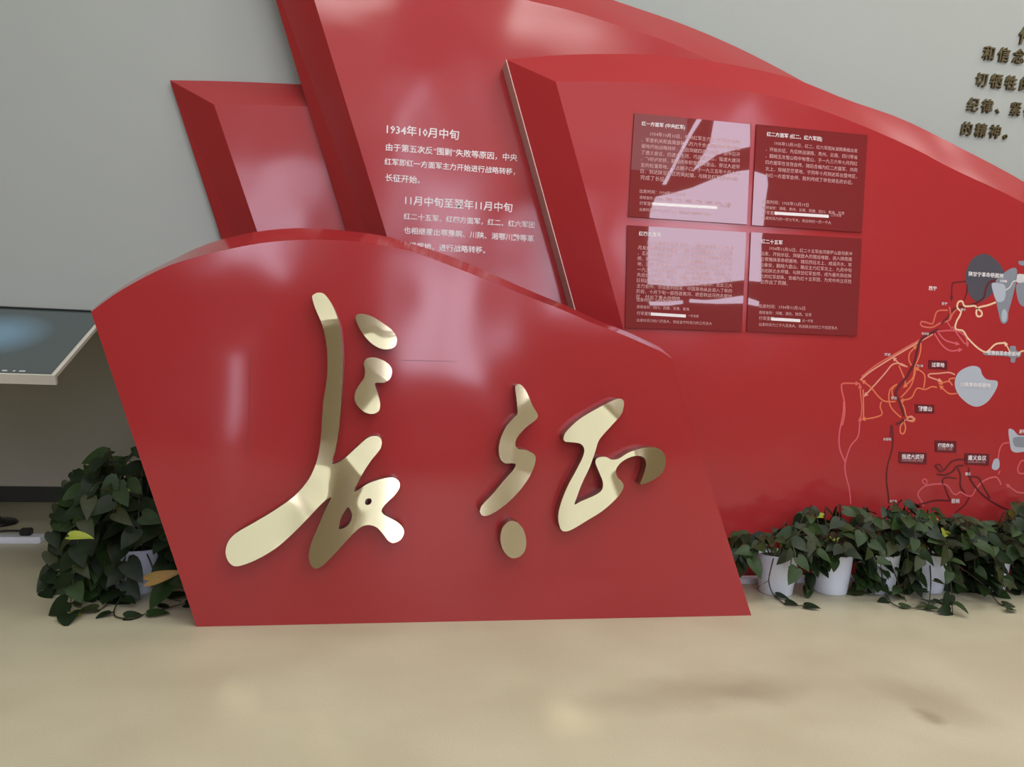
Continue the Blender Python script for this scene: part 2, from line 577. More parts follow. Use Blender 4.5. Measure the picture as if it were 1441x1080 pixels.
def brass(name, outer, holes, parent):
    loops = [px_loop(outer, YG, 4)] + [px_loop(h, YG, 4) for h in holes]
    # front sheet with interior points
    xs = [p[0] for p in loops[0]]
    zs = [p[1] for p in loops[0]]
    vin = [Vector(p) for l in loops for p in l]
    edges = []
    k = 0
    for l in loops:
        edges += [(k + i, k + (i + 1) % len(l)) for i in range(len(l))]
        k += len(l)
    nb = len(vin)
    st = .014

    def inside(l, x, z):
        r = False
        for i in range(len(l)):
            (x1, z1), (x2, z2) = l[i], l[i - 1]
            if (z1 > z) != (z2 > z) and x < (x2 - x1) * (z - z1) / (z2 - z1) + x1:
                r = not r
        return r
    x = min(xs)
    while x < max(xs):
        z = min(zs)
        while z < max(zs):
            if inside(loops[0], x, z) and not any(inside(l, x, z) for l in loops[1:]):
                if min((v - Vector((x, z))).length for v in vin[:nb]) > st * .6:
                    vin.append(Vector((x, z)))
            z += st
        x += st
    vo, _, fo, *_ = delaunay_2d_cdt(vin, edges, [], 0, 1e-6)
    bm_ = bmesh.new()
    vv = []
    for v in vo:
        dd = min((v - p).length for p in vin[:nb])
        edge_r = 0
        vv.append(bm_.verts.new((v.x, YG + edge_r, v.y)))
    for f in fo:
        cx = sum(vo[i].x for i in f) / len(f)
        cz = sum(vo[i].y for i in f) / len(f)
        if inside(loops[0], cx, cz) and not any(inside(l, cx, cz) for l in loops[1:]):
            try:
                fc = bm_.faces.new([vv[i] for i in f])
            except ValueError:
                pass
    for v in [v for v in bm_.verts if not v.link_faces]:
        bm_.verts.remove(v)
    bmesh.ops.recalc_face_normals(bm_, faces=bm_.faces)
    bm_.normal_update()
    if bm_.faces and sum(f.normal.y for f in bm_.faces) > 0:
        bmesh.ops.reverse_faces(bm_, faces=bm_.faces)
    o_ = wobj('stroke', bm_, M['brass'], parent, True)
    me = o_.data
    # the sheet is flat; its highlights and dark patches are put into shading normals
    og = origin(parent)
    nrm = []
    for v in me.vertices:
        wx, wz = v.co.x + og.x, v.co.z + og.z
        ty, tx = tilt(wx, wz)
        ty = (math.degrees(math.atan2(ty - wz, YG - YS)) - math.degrees(math.atan2(wz - CAMH, math.hypot(wx, YG)))) / 2
        n_ = Vector((0, -1, 0))
        n_ = (n_ + Vector((math.tan(R(tx)), 0, math.tan(R(ty))))).normalized()
        nrm.append(n_)
    me.normals_split_custom_set_from_vertices(nrm)
    bm_ = bmesh.new()
    for l in loops:
        n_ = len(l)
        a = [bm_.verts.new((p[0], YG, p[1])) for p in l]
        b2 = [bm_.verts.new((p[0], YF, p[1])) for p in l]
        for i in range(n_):
            bm_.faces.new((a[i], a[(i + 1) % n_], b2[(i + 1) % n_], b2[i]))
    bmesh.ops.recalc_face_normals(bm_, faces=bm_.faces)
    wobj('stroke_side', bm_, M['brass_side_red_cast'], o_)
    return o_


def aim_glint(px, py, ty, tx=0):
    p = W(px, py, YG)
    GLINT_AIM.append((p.x, p.z, ty, tx))


# bright parts are aimed at the added glow strips, dark parts at the dim hall
UP, DN = 5.85, 1.9
for px, py, ty in ((450, 420, UP), (462, 440, UP), (466, 468, DN), (472, 500, DN), (470, 540, DN), (465, 600, DN), (462, 640, DN + 1),
                   (458, 662, 5.5), (440, 690, UP), (400, 730, UP), (350, 770, UP), (425, 700, 4.8), (325, 780, UP),
                   (485, 665, DN), (490, 690, DN), (480, 720, DN), (460, 760, DN), (445, 790, DN), (505, 640, UP), (525, 622, UP),
                   (510, 730, 4.8), (515, 700, UP), (540, 690, UP), (555, 745, UP), (530, 735, UP), (500, 655, UP),
                   (515, 452, DN), (540, 460, DN), (525, 472, UP), (545, 482, UP),
                   (535, 515, DN), (515, 530, 4.2), (520, 540, 4.5), (525, 570, 5.5), (512, 560, 4.0)):
    aim_glint(px, py, ty)
for px, py, ty in ((730, 555, 3.9), (748, 580, 4.5), (720, 600, 4.4), (708, 635, 4.0), (740, 640, 4.7), (725, 680, 4.2), (690, 710, 4.6), (720, 760, 4.5),
                   (810, 610, UP), (840, 590, UP), (862, 570, 4.0), (872, 565, 3.5), (850, 585, UP), (820, 640, UP), (800, 690, UP),
                   (790, 735, UP), (840, 710, UP), (860, 690, UP), (872, 685, 4.0), (845, 650, UP), (880, 640, UP), (893, 635, UP),
                   (905, 633, DN), (920, 650, DN), (905, 670, DN), (932, 640, DN)):
    aim_glint(px, py, ty)

p = W(445, 800, YF)
C1 = thing('brass_character', 'larger left brass brush-script character reading 长 on the red front panel', 'character', (p.x, YF, p.z))
brass('stroke', c7((358, 48), (366, 36), (382, 31), (404, 38), (430, 75), (452, 130), (463, 190), (468, 280), (465, 400), (455, 520), (442, 600),
                   (431, 640), (436, 651), (470, 635), (520, 590), (560, 556), (590, 550), (608, 563), (605, 595), (570, 640), (535, 695),
                   (511, 745), (520, 748), (560, 722), (610, 705), (648, 700), (670, 712), (674, 735), (655, 765), (622, 798), (609, 820),
                   (620, 836), (660, 858), (683, 878), (690, 900), (678, 924), (655, 936), (635, 930), (612, 902), (590, 880), (560, 872),
                   (530, 882), (490, 920), (440, 975), (400, 1015), (375, 1030), (355, 1020), (346, 990), (352, 945), (375, 890), (400, 830),
                   (425, 778), (418, 775), (390, 797), (340, 850), (280, 910), (225, 957), (155, 998), (90, 1021), (60, 1010), (45, 975),
                   (54, 933), (85, 900), (150, 862), (220, 820), (290, 770), (340, 715), (368, 660), (384, 600), (392, 520), (398, 430),
                   (412, 330), (411, 230), (395, 150), (370, 90)),
      [c7((487, 808), (498, 822), (502, 842), (494, 864), (478, 880), (455, 887), (458, 862), (468, 835)),
       c7((550, 785), (558, 776), (570, 777), (573, 789), (562, 799), (551, 797))], C1)
brass('stroke', c7((515, 125), (522, 110), (545, 108), (580, 120), (615, 142), (650, 170), (664, 198), (657, 226), (630, 236), (600, 231), (565, 208), (532, 165)), [], C1)
brass('stroke', c7((545, 288), (556, 269), (585, 266), (622, 280), (645, 305), (642, 338), (620, 356), (592, 357), (585, 366), (596, 400), (604, 435),
                   (598, 460), (573, 470), (542, 460), (515, 430), (512, 398), (526, 368), (545, 340), (549, 315)), [], C1)
p = W(790, 790, YF)
C2 = thing('brass_character', 'smaller right brass brush-script character reading 征 on the red front panel', 'character', (p.x, YF, p.z))
brass('stroke', c8((290, 100), (300, 82), (320, 84), (345, 112), (366, 155), (388, 205), (412, 246), (402, 273), (345, 318), (302, 368), (291, 405),
                   (305, 432), (350, 440), (390, 460), (400, 495), (372, 575), (312, 660), (240, 732), (165, 784), (120, 797), (99, 777),
                   (110, 738), (165, 680), (230, 602), (278, 548), (292, 516), (268, 511), (232, 510), (207, 482), (200, 432), (212, 372),
                   (242, 310), (282, 263), (302, 238), (297, 165)), [], C2)
brass('stroke', c8((240, 838), (272, 823), (308, 838), (338, 880), (350, 940), (338, 992), (303, 1023), (262, 1022), (226, 985), (209, 925), (217, 870)), [], C2)
brass('stroke', c8((552, 372), (570, 335), (640, 270), (740, 210), (825, 167), (862, 160), (880, 180), (868, 240), (822, 295), (772, 350), (742, 390),
                   (726, 440), (712, 482), (690, 540), (652, 620), (622, 700), (612, 735), (645, 718), (725, 683), (760, 655), (765, 612),
                   (742, 552), (725, 505), (738, 481), (780, 476), (815, 491), (852, 485), (900, 455), (955, 435), (1005, 424), (1060, 427),
                   (1096, 455), (1107, 500), (1090, 558), (1040, 600), (970, 626), (984, 580), (1000, 520), (990, 482), (957, 470),
                   (910, 479), (862, 508), (836, 548), (846, 587), (876, 622), (870, 660), (830, 710), (762, 770), (682, 820), (602, 868),
                   (560, 881), (535, 865), (523, 800), (537, 730), (572, 640), (620, 550), (656, 478), (664, 432), (642, 404), (592, 396), (560, 392)),
      [], C2)


# ------------------------------------------------------------------ lettering
_dg = None


def text_mesh(body, bold=0.0, extrude=0.0, res=2, shear=0.0):
    cu = bpy.data.curves.new('lettering', 'FONT')
    cu.body = body
    cu.size = 1
    cu.offset = bold
    cu.extrude = extrude
    cu.resolution_u = res
    cu.shear = shear
    o_ = bpy.data.objects.new('lettering', cu)
    COL.objects.link(o_)
    bpy.context.view_layer.update()
    me = bpy.data.meshes.new_from_object(o_)
    bpy.data.objects.remove(o_)
    bpy.data.curves.remove(cu)
    return me


def text_line(name, body, px, py, px2, Y, m, parent, bold=.02, res=1, hscale=None, off=.002, join=None):
    """body from (px,py) = baseline left, ending at px2; flat print just proud of depth Y"""
    me = text_mesh(body, bold, 0, res)
    xs = [v.co.x for v in me.vertices]
    w = max(xs) - min(xs)
    A = W(px, py, Y - off)
    B = W(px2, py + (px2 - px) * .07, Y - off)
    s_ = (B.x - A.x) / w
    sv = hscale * s_ if hscale else s_
    bm_ = bmesh.new()
    bm_.from_mesh(me)
    bpy.data.meshes.remove(me)
    x0 = min(xs)
    for v in bm_.verts:
        v.co = Vector((A.x + (v.co.x - x0) * s_, Y - off, A.z + v.co.y * sv))
    if join is not None:
        tmp = bpy.data.meshes.new('t')
        bm_.to_mesh(tmp)
        bm_.free()
        join.from_mesh(tmp)
        bpy.data.meshes.remove(tmp)
        return None
    return wobj(name, bm_, m, parent)


for args in (('1934年10月中旬', 544, 187, 646), ('由于第五次反“围剿”失败等原因，中央', 543, 211, 728),
             ('红军即红一方面军主力开始进行战略转移，', 541, 231, 725), ('长征开始。', 542, 254, 591),
             ('11月中旬至翌年11月中旬', 570, 287, 721), ('红二十五军，红四方面军，红二、红六军团', 568, 308, 752),
             ('也相继撤出鄂豫皖、川陕、湘鄂川黔等革', 568, 328, 751), ('命根据地，进行战略转移。', 565, 349, 683)):
    text_line('text_line', *args, Y2F, M['white_print'], P2, bold=.012)

# four acrylic boards
boards = [
    ('dark red acrylic text board, upper left of four, heading 红一方面军 (中央红军)',
     [(893, 159), (1057, 175), (1051, 316), (884, 305)],
     ('红一方面军 (中央红军)', 903, 176, 964),
     ['1934年10月10日，中央红军主力五个军团及中央', '，军委机关和直属部队八万六千余人撤离中央革命根', '据地开始战略转移，先后突破四道封锁线。途中召开',
      '了遵义会议，四渡赤水河，巧渡金沙江，强渡大渡河', '，飞夺泸定桥，翻越终年积雪的夹金山，穿过人迹罕', '至的松潘草地，攻占腊子口，于一九三五年十月十九', '日，到达陕甘苏区的吴起镇，与陕北红军胜利会师，', '完成了长征。'],
     903, 190, 1042, 8.9,
     ['出发时间：1934年10月10日', '途经省份：江西、福建、广东、湖南、广西、贵州、四川、云南', '行军里程：', '出发时兵力约八万六千人，到达陕北时约七千余人'],
     900, 271, (918, 285, 1009, 289), '二万五千里'),
    ('dark red acrylic text board, upper right of four, heading 红二方面军',
     [(1065, 175), (1221, 190), (1213, 327), (1058, 317)],
     ('红二方面军 (红二、红六军团)', 1079, 191, 1157),
     ['1935年11月19日，红二、红六军团从湖南桑植出发', '，开始长征。先后转战湖南、贵州、云南、四川等省', '，翻越玉龙雪山和中甸雪山，于一九三六年七月同红', '四方面军在甘孜会师。随后合编为红二方面军，共同',
      '北上，穿越茫茫草地，于同年十月到达将台堡地区，', '与红一方面军会师，胜利完成了举世闻名的长征。'],
     1078, 203, 1207, 9.2,
     ['出发时间：1935年11月19日', '途经省份：湖南、贵州、云南、西康、四川、青海、甘肃', '行军里程：', '出发时兵力约一万七千人，到达时约一万一千人'],
     1073, 286, (1090, 298, 1166, 302), '二万余里'),
    ('dark red acrylic text board, lower left of four, heading 红四方面军',
     [(883, 317), (1050, 327), (1044, 467), (880, 462)],
     ('红四方面军', 899, 331, 930),
     ['为了策应中央红军北上，红四方面军于1935年3', '月发起强渡嘉陵江战役，离开川陕根据地，开始长征', '，五月进至岷江地区，六月与中央红军在懋功地区会', '师，两军合编北上，先后三次翻越雪山，三次穿过草',
      '地，历尽千辛万苦。在党中央的正确路线指引下，于', '一九三六年七月同红二、红六军团会师，共同北上。', '先后攻占漳县、临洮、渭源、通渭等县城，于十月九', '日到达甘肃会宁，与红一方面军胜利会师，至此三大',
      '主力会师，长征胜利结束，中国革命从此进入了新的', '阶段，十月下旬一部西渡黄河，艰苦转战河西走廊地', '区，付出了重大的牺牲。'],
     898, 343, 1032, 7.7,
     ['出发时间：1935年5月', '途经省份：四川、西康、甘肃、青海', '行军里程：', '出发时兵力约八万余人，到达会宁时兵力约三万余人'],
     896, 424, (916, 440, 965, 444), '一万余里'),
    ('dark red acrylic text board, lower right of four, heading 红二十五军',
     [(1057, 327), (1213, 336), (1206, 473), (1051, 467)],
     ('红二十五军', 1071, 342, 1101),
     ['1934年11月16日，红二十五军由河南罗山县何家冲', '出发，开始长征。突破敌人的围追堵截，进入陕南建', '立鄂豫陕革命根据地，随后西征北上，威逼天水，攻', '占秦安，翻越六盘山，策应主力红军北上，九月中旬',
      '到达陕北永坪镇，与陕甘红军会师，成为最先到达陕', '北的红军部队，合编为红十五军团，为党中央立足西', '北作出了贡献。'],
     1071, 351, 1199, 8.0,
     ['出发时间：1934年11月16日', '途经省份：河南、湖北、陕西、甘肃', '行军里程：', '出发时兵力二千九百余人，到达陕北时约三千四百余人'],
     1068, 433, (1085, 447, 1126, 451), '近一万里'),
]
for label, quad, hd, body, bx, by, bx2, pitch, foot, fx, fy, bar, barlab in boards:
    Yb = Y3F - .012
    l = [(W(*q, Yb).x, W(*q, Yb).z) for q in quad]
    cx = sum(q[0] for q in l) / 4
    t = thing('text_board', label, 'board', (cx, Y3F, min(q[1] for q in l)))
    wobj('acrylic_sheet', prism([l], Yb, Y3F - .0005), M['board'], t)
    text_line('heading', *hd, Yb, M['white_print'], t, bold=.012, off=.0012)
    jb = bmesh.new()
    for i, s_ in enumerate(body):
        full = (bx2 - bx) * (len(s_) / max(len(q) for q in body[1:2]))
        x0 = bx + (12 if i == 0 else 0)
        w_ = bx2 if i < len(body) - 1 else x0 + (bx2 - bx) * len(s_) / 23
        text_line('', s_, x0 - i * .25, by + i * pitch + (x0 - bx) * .07, min(w_, bx2) - i * .25, Yb, None, None, bold=0, off=.0012, join=jb)
    wobj('body_text', jb, M['pink_print'], t)['kind'] = 'stuff'
    jb = bmesh.new()
    k = (bar[1] - fy + 3) / 2
    for i, s_ in enumerate(foot):
        text_line('', s_, fx, fy + i * k, fx + 4.6 * len(s_) * (.88 if '1' in s_ else 1), Yb, None, None, bold=0, off=.0012, join=jb)
    text_line('', barlab, bar[2] + 3, bar[3] + 2, bar[2] + 18, Yb, None, None, bold=0, off=.0012, join=jb)
    wobj('figures_text', jb, M['pink_print'], t)['kind'] = 'stuff'
    a, b2 = bar[0], bar[2]
    q = [(a, bar[1]), (b2, bar[1] + (b2 - a) * .06), (b2, bar[1] + (b2 - a) * .06 + 4.2), (a, bar[1] + 4.2)]
    wobj('distance_bar', prism([[(W(*v, Yb).x, W(*v, Yb).z) for v in q]], Yb - .0015, Yb), M['white_print'], t)

# ------------------------------------------------------------------ route map on the long panel
_lay = [0]


def ribbon(name, pts, m, w=2.2, arrow=False, smooth=True, n=6):
    _lay[0] += 1
    Y = Y3F - .0006 - .00003 * _lay[0]
    q = spline(pts, n) if smooth else [Vector(p) for p in pts]
    P = [W(p.x, p.y, Y) for p in q]
    hw = w * .5 * Y / FPX
    bm_ = bmesh.new()
    L, Rr = [], []
    for i, p in enumerate(P):
        d = (P[min(i + 1, len(P) - 1)] - P[max(i - 1, 0)]).normalized()
        nrm = Vector((-d.z, 0, d.x)) * hw
        L.append(bm_.verts.new(p + nrm))
        Rr.append(bm_.verts.new(p - nrm))
    for i in range(len(P) - 1):
        bm_.faces.new((L[i], L[i + 1], Rr[i + 1], Rr[i]))
    if arrow:
        d = (P[-1] - P[-2]).normalized()
        nrm = Vector((-d.z, 0, d.x))
        k = 3.6 * Y / FPX
        e = P[-1]
        bm_.faces.new([bm_.verts.new(v) for v in (e + nrm * k, e + d * k * 2.2, e - nrm * k)])
    bmesh.ops.recalc_face_normals(bm_, faces=bm_.faces)
    return wobj(name, bm_, m, P3)


def m1(*p):
    return [(1290 + x / 9.543, 350 + y / 9.543) for x, y in p]


def m2(*p):
    return [(1170 + x / 5.317, 460 + y / 5.317) for x, y in p]


def m3(*p):
    return [(1240 + x / 7.169, 590 + y / 7.169) for x, y in p]


def m5(*p):
    return [(1160 + x / 2.843, 340 + y / 2.843) for x, y in p]


def region(pts, m, off):
    wobj('map_region', prism([px_loop(pts, Y3F - off, 4)], Y3F - off, Y3F - off + .0005), m, P3)


region(m1((700, 220), (760, 130), (850, 80), (960, 80), (1060, 150), (1130, 230), (1180, 320), (1150, 420), (1060, 560), (960, 650), (860, 720), (770, 690), (700, 600), (665, 480), (660, 330)), M['slate'], .0010)
region(m1((1210, 300), (1290, 260), (1345, 280), (1340, 420), (1310, 560), (1270, 720), (1230, 860), (1225, 960), (1180, 1010), (1130, 980), (1100, 860), (1070, 720), (1040, 500), (1090, 400)), M['grey'], .0016)
region(m1((1010, 470), (1100, 465), (1180, 490), (1195, 580), (1180, 680), (1130, 720), (1070, 700), (1030, 600)), M['pale'], .0022)
region(m1((1160, 820), (1200, 830), (1215, 900), (1190, 980), (1150, 970), (1140, 890)), M['pale'], .0022)
region(m1((1350, 350), (1450, 345), (1620, 350), (1620, 430), (1500, 445), (1350, 455)), M['pale2'], .0016)
region(m1((1340, 480), (1450, 450), (1580, 480), (1600, 680), (1500, 780), (1400, 760), (1350, 650)), M['grey'], .0012)
region(m1((1370, 170), (1460, 165), (1600, 170), (1600, 225), (1450, 230), (1380, 215)), M['grey'], .0012)
region(m2((925, 400), (950, 345), (1000, 310), (1060, 293), (1110, 310), (1130, 360), (1165, 395), (1235, 405), (1243, 440), (1215, 500), (1170, 560), (1120, 592), (1075, 598), (1020, 575), (960, 520), (928, 460)), M['pale'], .0012)
region(m2((1335, 150), (1375, 145), (1385, 180), (1420, 190), (1410, 225), (1380, 235), (1372, 268), (1340, 262), (1330, 225), (1180, 215), (1140, 208), (1140, 185), (1200, 182), (1330, 190)), M['grey'], .0010)
region(m3((1285, 110), (1330, 108), (1370, 150), (1400, 165), (1560, 180), (1560, 320), (1440, 330), (1360, 338), (1315, 315), (1300, 250)), M['pale'], .0010)
region(m3((1330, 200), (1380, 180), (1560, 190), (1560, 285), (1400, 285), (1345, 270)), M['grey'], .0016)
region(m3((1140, 410), (1180, 400), (1195, 440), (1190, 490), (1160, 515), (1125, 505), (1118, 475)), M['pale'], .0010)

RO = [
    # long pink outline at left
    ('r_coral', m2((80, 740), (98, 660), (98, 570), (85, 510), (75, 450), (90, 425), (180, 425)), 2.4, True),
    ('r_pink', m5((84, 885), (62, 830), (60, 770), (75, 690), (78, 640)), 2.4, False),
    ('r_pink', m5((106, 1050), (100, 990), (85, 930), (84, 885), (105, 820), (135, 780), (142, 720)), 2.4, True),
    ('r_coral', m2((220, 690), (228, 600), (220, 520), (215, 460)), 2.2, True),
    ('r_salmon', m2((215, 400), (300, 330), (450, 235), (560, 170), (660, 112), (760, 55)), 2.4, False),
    ('r_coral', m2((225, 375), (330, 290), (440, 225), (640, 110), (740, 60)), 2.2, False),
    ('r_orange', m2((240, 685), (240, 600), (237, 470)), 2.2, False),
    ('r_salmon', m2((565, 300), (510, 275), (455, 285), (400, 350), (320, 440), (265, 500)), 2.2, True),
    ('r_orange', m2((480, 560), (400, 558), (350, 520), (300, 460), (250, 418)), 2.2, True),
    ('r_orange', m2((375, 560), (365, 600), (378, 655), (320, 680), (255, 690)), 2.2, True),
    ('r_orange', m2((600, 290), (580, 250), (585, 200), (620, 160)), 2.2, True),
    ('r_orange', m2((670, 120), (665, 190), (645, 250), (625, 300), (610, 380), (560, 435)), 2.4, True),
    ('r_orange', m2((520, 530), (590, 450), (620, 370), (630, 310)), 2.2, False),
    ('r_orange', m2((505, 290), (530, 350), (550, 400), (555, 440)), 2.2, False),
    ('r_salmon', m2((570, 300), (520, 285), (480, 250)), 2.0, True),
    ('r_orange', m2((490, 430), (455, 470), (460, 520), (480, 545)), 2.2, False),
    ('r_orange', m2((490, 430), (440, 470), (430, 540), (450, 610), (520, 680)), 2.2, False),
    ('r_orange', m2((790, 455), (750, 450), (700, 470), (640, 462), (600, 530), (540, 550)), 2.2, True),
    ('r_orange', m2((690, 460), (700, 390), (690, 350), (650, 320)), 2.2, True),
    ('r_salmon', m2((925, 360), (880, 343), (800, 350), (735, 355), (730, 375), (800, 400)), 2.2, True),
    ('r_orange', m2((925, 385), (880, 395), (905, 440)), 2.2, False),
    ('r_orange', m2((905, 440), (880, 410), (830, 420)), 2.2, True),
    ('r_orange', m2((940, 500), (880, 500), (830, 460)), 2.2, True),
    ('r_orange', m2((520, 560), (545, 610), (560, 670), (600, 680), (625, 690), (610, 710), (570, 700)), 2.4, False),
    ('r_orange', m5((318, 720), (305, 740), (305, 765), (318, 768), (325, 745), (318, 720)), 2.6, False),
    ('r_salmon', m5((320, 718), (345, 700), (358, 710), (345, 718), (325, 712)), 2.2, False),
    # central maroon route
    ('r_dark', m2((800, 20), (690, 80), (650, 140), (625, 260), (600, 310), (560, 380), (510, 440), (480, 500), (510, 560), (530, 620), (545, 670)), 4.2, False),
    ('r_dark', m5((318, 712), (300, 728), (285, 730)), 4.0, False),
    ('r_dark', m3((80, 850), (70, 740), (55, 640), (60, 500), (90, 380), (115, 280), (120, 180), (108, 100)), 2.8, True),
    ('r_dark', m3((95, 190), (92, 130), (108, 90)), 1.8, False),
    # north: towns near the slate region
    ('r_coral', m1((420, 830), (330, 830), (270, 850), (240, 930), (210, 1010), (120, 990), (60, 985), (70, 1040), (200, 1060), (320, 1000), (440, 960), (480, 880), (540, 810)), 2.6, False),
    ('r_dark', m1((660, 440), (520, 455), (480, 480), (470, 640)), 2.2, True),
    ('r_dark', m1((680, 480), (670, 600), (640, 690)), 2.4, False),
    ('r_dark', m1((1050, 435), (980, 450), (930, 540), (900, 660), (800, 730), (680, 770)), 3.2, False),
    ('r_dark', m1((1035, 435), (1060, 432)), 5.0, False),
    ('r_dark', m1((680, 770), (560, 790), (480, 830), (420, 920), (330, 1010)), 3.0, False),
    ('r_cream', m1((1065, 720), (960, 760), (830, 795), (800, 860), (820, 910), (870, 900), (870, 850), (820, 810), (780, 770), (700, 775), (640, 770), (610, 710), (560, 720), (545, 790), (590, 840)), 3.0, False),
    ('r_cream', m1((600, 840), (580, 900), (540, 970), (515, 1050)), 3.0, False),
    ('r_cream', m2((925, -10), (935, 20), (985, 32), (1020, 85), (1090, 155), (1150, 190), (1180, 175), (1230, 130), (1300, 122)), 2.8, False),
    ('r_cream', m2((1335, 185), (1310, 140)), 2.0, True),
    ('r_cream', m2((1400, 210), (1420, 185), (1460, 180)), 2.4, False),
    ('r_pink', m2((790, 35), (930, 30), (1000, 70), (1015, 120)), 2.4, True),
    ('r_pink', m2((770, 50), (830, 140), (890, 180), (950, 175)), 2.4, True),
    ('r_pink', m2((800, 45), (850, 100), (930, 125)), 2.4, True),
    ('r_pink', m2((905, 0), (960, 80), (1000, 130)), 2.4, False),
    ('r_pink', m5((490, 320), (510, 350)), 2.0, False),
    ('r_coral', m5((500, 262), (505, 290), (500, 310)), 2.4, False),
    ('pale2', m1((1190, 560), (1250, 520), (1300, 440), (1350, 440)), 2.0, False),
    # south
    ('r_pink', m3((1290, 240), (1230, 250), (1195, 310), (1180, 400)), 2.4, False),
    ('r_pink', m3((430, 880), (400, 820), (370, 760), (410, 700), (470, 668), (600, 655), (670, 675), (720, 745), (760, 762), (800, 738), (870, 775), (920, 770), (960, 700), (1040, 620), (1150, 585), (1190, 620), (1210, 665)), 2.6, False),
    ('r_pink', m3((470, 668), (420, 640), (425, 610), (455, 612), (465, 650)), 2.0, False),
    ('r_pink', m3((1200, 520), (1180, 560)), 2.2, False),
    ('r_pink', m3((1500, 745), (1380, 740), (1290, 680)), 2.4, True),
    ('r_pink', m3((1480, 440), (1420, 420), (1380, 490), (1390, 545), (1450, 550)), 2.4, False),
    ('r_dark', m3((860, 410), (760, 412), (700, 440), (650, 500), (600, 530), (560, 490), (540, 470)), 2.8, False),
    ('r_dark', m3((540, 470), (590, 460), (620, 500)), 2.2, False),
    ('r_dark', m3((830, 470), (760, 480), (720, 530), (640, 565), (560, 555)), 2.8, False),
    ('r_dark', m3((620, 660), (630, 600), (690, 590), (760, 600)), 2.4, False),
    ('r_dark', m3((760, 480), (800, 560), (800, 680), (850, 750)), 2.8, False),
    ('r_dark', m3((890, 490), (885, 560), (920, 640), (1000, 740), (1100, 820), (1200, 880), (1350, 940), (1500, 960)), 2.8, False),
    ('r_dark', m3((890, 580), (980, 590), (1020, 660), (1100, 800)), 2.4, False),
    ('r_dark', m3((700, 825), (560, 820), (440, 850), (340, 870), (270, 860)), 2.6, True),
    ('r_dark', m3((640, 670), (670, 760), (700, 820)), 2.2, False),
    ('r_dark', m3((890, 790), (850, 860), (780, 920), (740, 960)), 2.2, False),
]
for mn, pts, w, ar in RO:
    ribbon('route_line', pts, M[mn], w, ar)


def plate(x0, y0, x1, y1, tx, sub=None):
    Y = Y3F - .004
    q = [(x0, y0), (x1, y0 + (x1 - x0) * .04), (x1, y1 + (x1 - x0) * .04), (x0, y1)]
    o_ = wobj('label_plate', prism([[(W(*v, Y).x, W(*v, Y).z) for v in q]], Y, Y3F), M['plate'], P3)
    h = y1 - y0
    w_ = 8.2 * len(tx) * .95
    s0 = x0 + 4
    if sub:
        text_line('plate_text', tx, s0, y0 + h * .58, x1 - 4, Y, M['white_print'], o_, bold=.02, off=.001)
        text_line('plate_text', sub, s0, y0 + h * .86, x1 - 6, Y, M['pink_print'], o_, bold=0, off=.001)
    else:
        text_line('plate_text', tx, s0, y0 + h * .75, x1 - 4, Y, M['white_print'], o_, bold=.02, off=.001)


plate(1307, 507, 1333, 519, '过草地')
plate(1288, 569, 1315, 581, '翻雪山')
plate(1265, 636, 1304, 652, '强渡大渡河', '1935年5月24日')
plate(1316, 620, 1346, 636, '四渡赤水', '1935年1-3月')
plate(1358, 638, 1392, 654, '遵义会议', '1935年1月15-17日')
for tx, a, b_, c_, mm in (('陕甘宁革命根据地', 1363, 388, 1412, 'white_print'), ('川陕革命根据地', 1351, 544, 1394, 'white_print'),
                          ('鄂豫皖革命根据地', 1389, 499, 1435, 'white_print'), ('西宁', 1307, 408, 1318, 'white_print'),
                          ('会宁', 1325, 429, 1333, 'pale2'), ('静宁', 1352, 437.5, 1359, 'pale2'), ('哈达铺', 1297, 471, 1307, 'pale2'),
                          ('阿坝', 1245, 501, 1253, 'pale2'), ('毛儿盖', 1290, 516, 1299, 'pale2'), ('懋功', 1254, 562, 1262, 'pale2'),
                          ('安顺场', 1243, 620, 1254, 'pale2'), ('皎平渡', 1252, 707, 1262, 'pale2'), ('昆明', 1339, 708, 1350, 'white_print'),
                          ('遵义', 1358, 669, 1366, 'white_print'), ('瓦窑堡', 1407, 397, 1417, 'white_print'),
                          ('湘鄂西', 1434, 610, 1450, 'white_print')):
    text_line('place_name', tx, a, b_, c_, Y3F - .0035, M[mm], P3, bold=.015)

# ------------------------------------------------------------------ bronze lettering on the wall
rows = [(1430, 60, 27, ['伟', '大', '长', '征'], 'first'), (1380, 83, 21, ['和', '信', '念', '，'], 'second'),
        (1370, 120, 20.5, ['切', '牺', '牲', '的'], 'third'), (1358, 155, 20, ['纪', '律', '、', '紧', '密'], 'fourth'),
        (1349, 189, 20, ['的', '精', '神', '。'], 'bottom')]
for x, y, adv, chars, rown in rows:
    for i, ch in enumerate(chars):
        xx = x + i * adv
        if xx > 1438:
            continue
        A = W(xx, y + i * adv * .10, YW)
        k = adv * 1.02 * YW / FPX
        me = text_mesh(ch, .014, .16, 2, .18)
        for v in me.vertices:
            c_ = v.co.copy()
            v.co = Vector((c_.x * k, -(c_.z + .16) * .07, c_.y * k * 1.12))
        o_ = obj('wall_character', me, M['letter'])
        o_.location = (A.x, YW, A.z)
        tag(o_, 'dark bronze raised character, %s of the %s line on the grey wall' % (('first', 'second', 'third', 'fourth', 'fifth')[i], rown), 'character', 'bronze lettering on the wall')

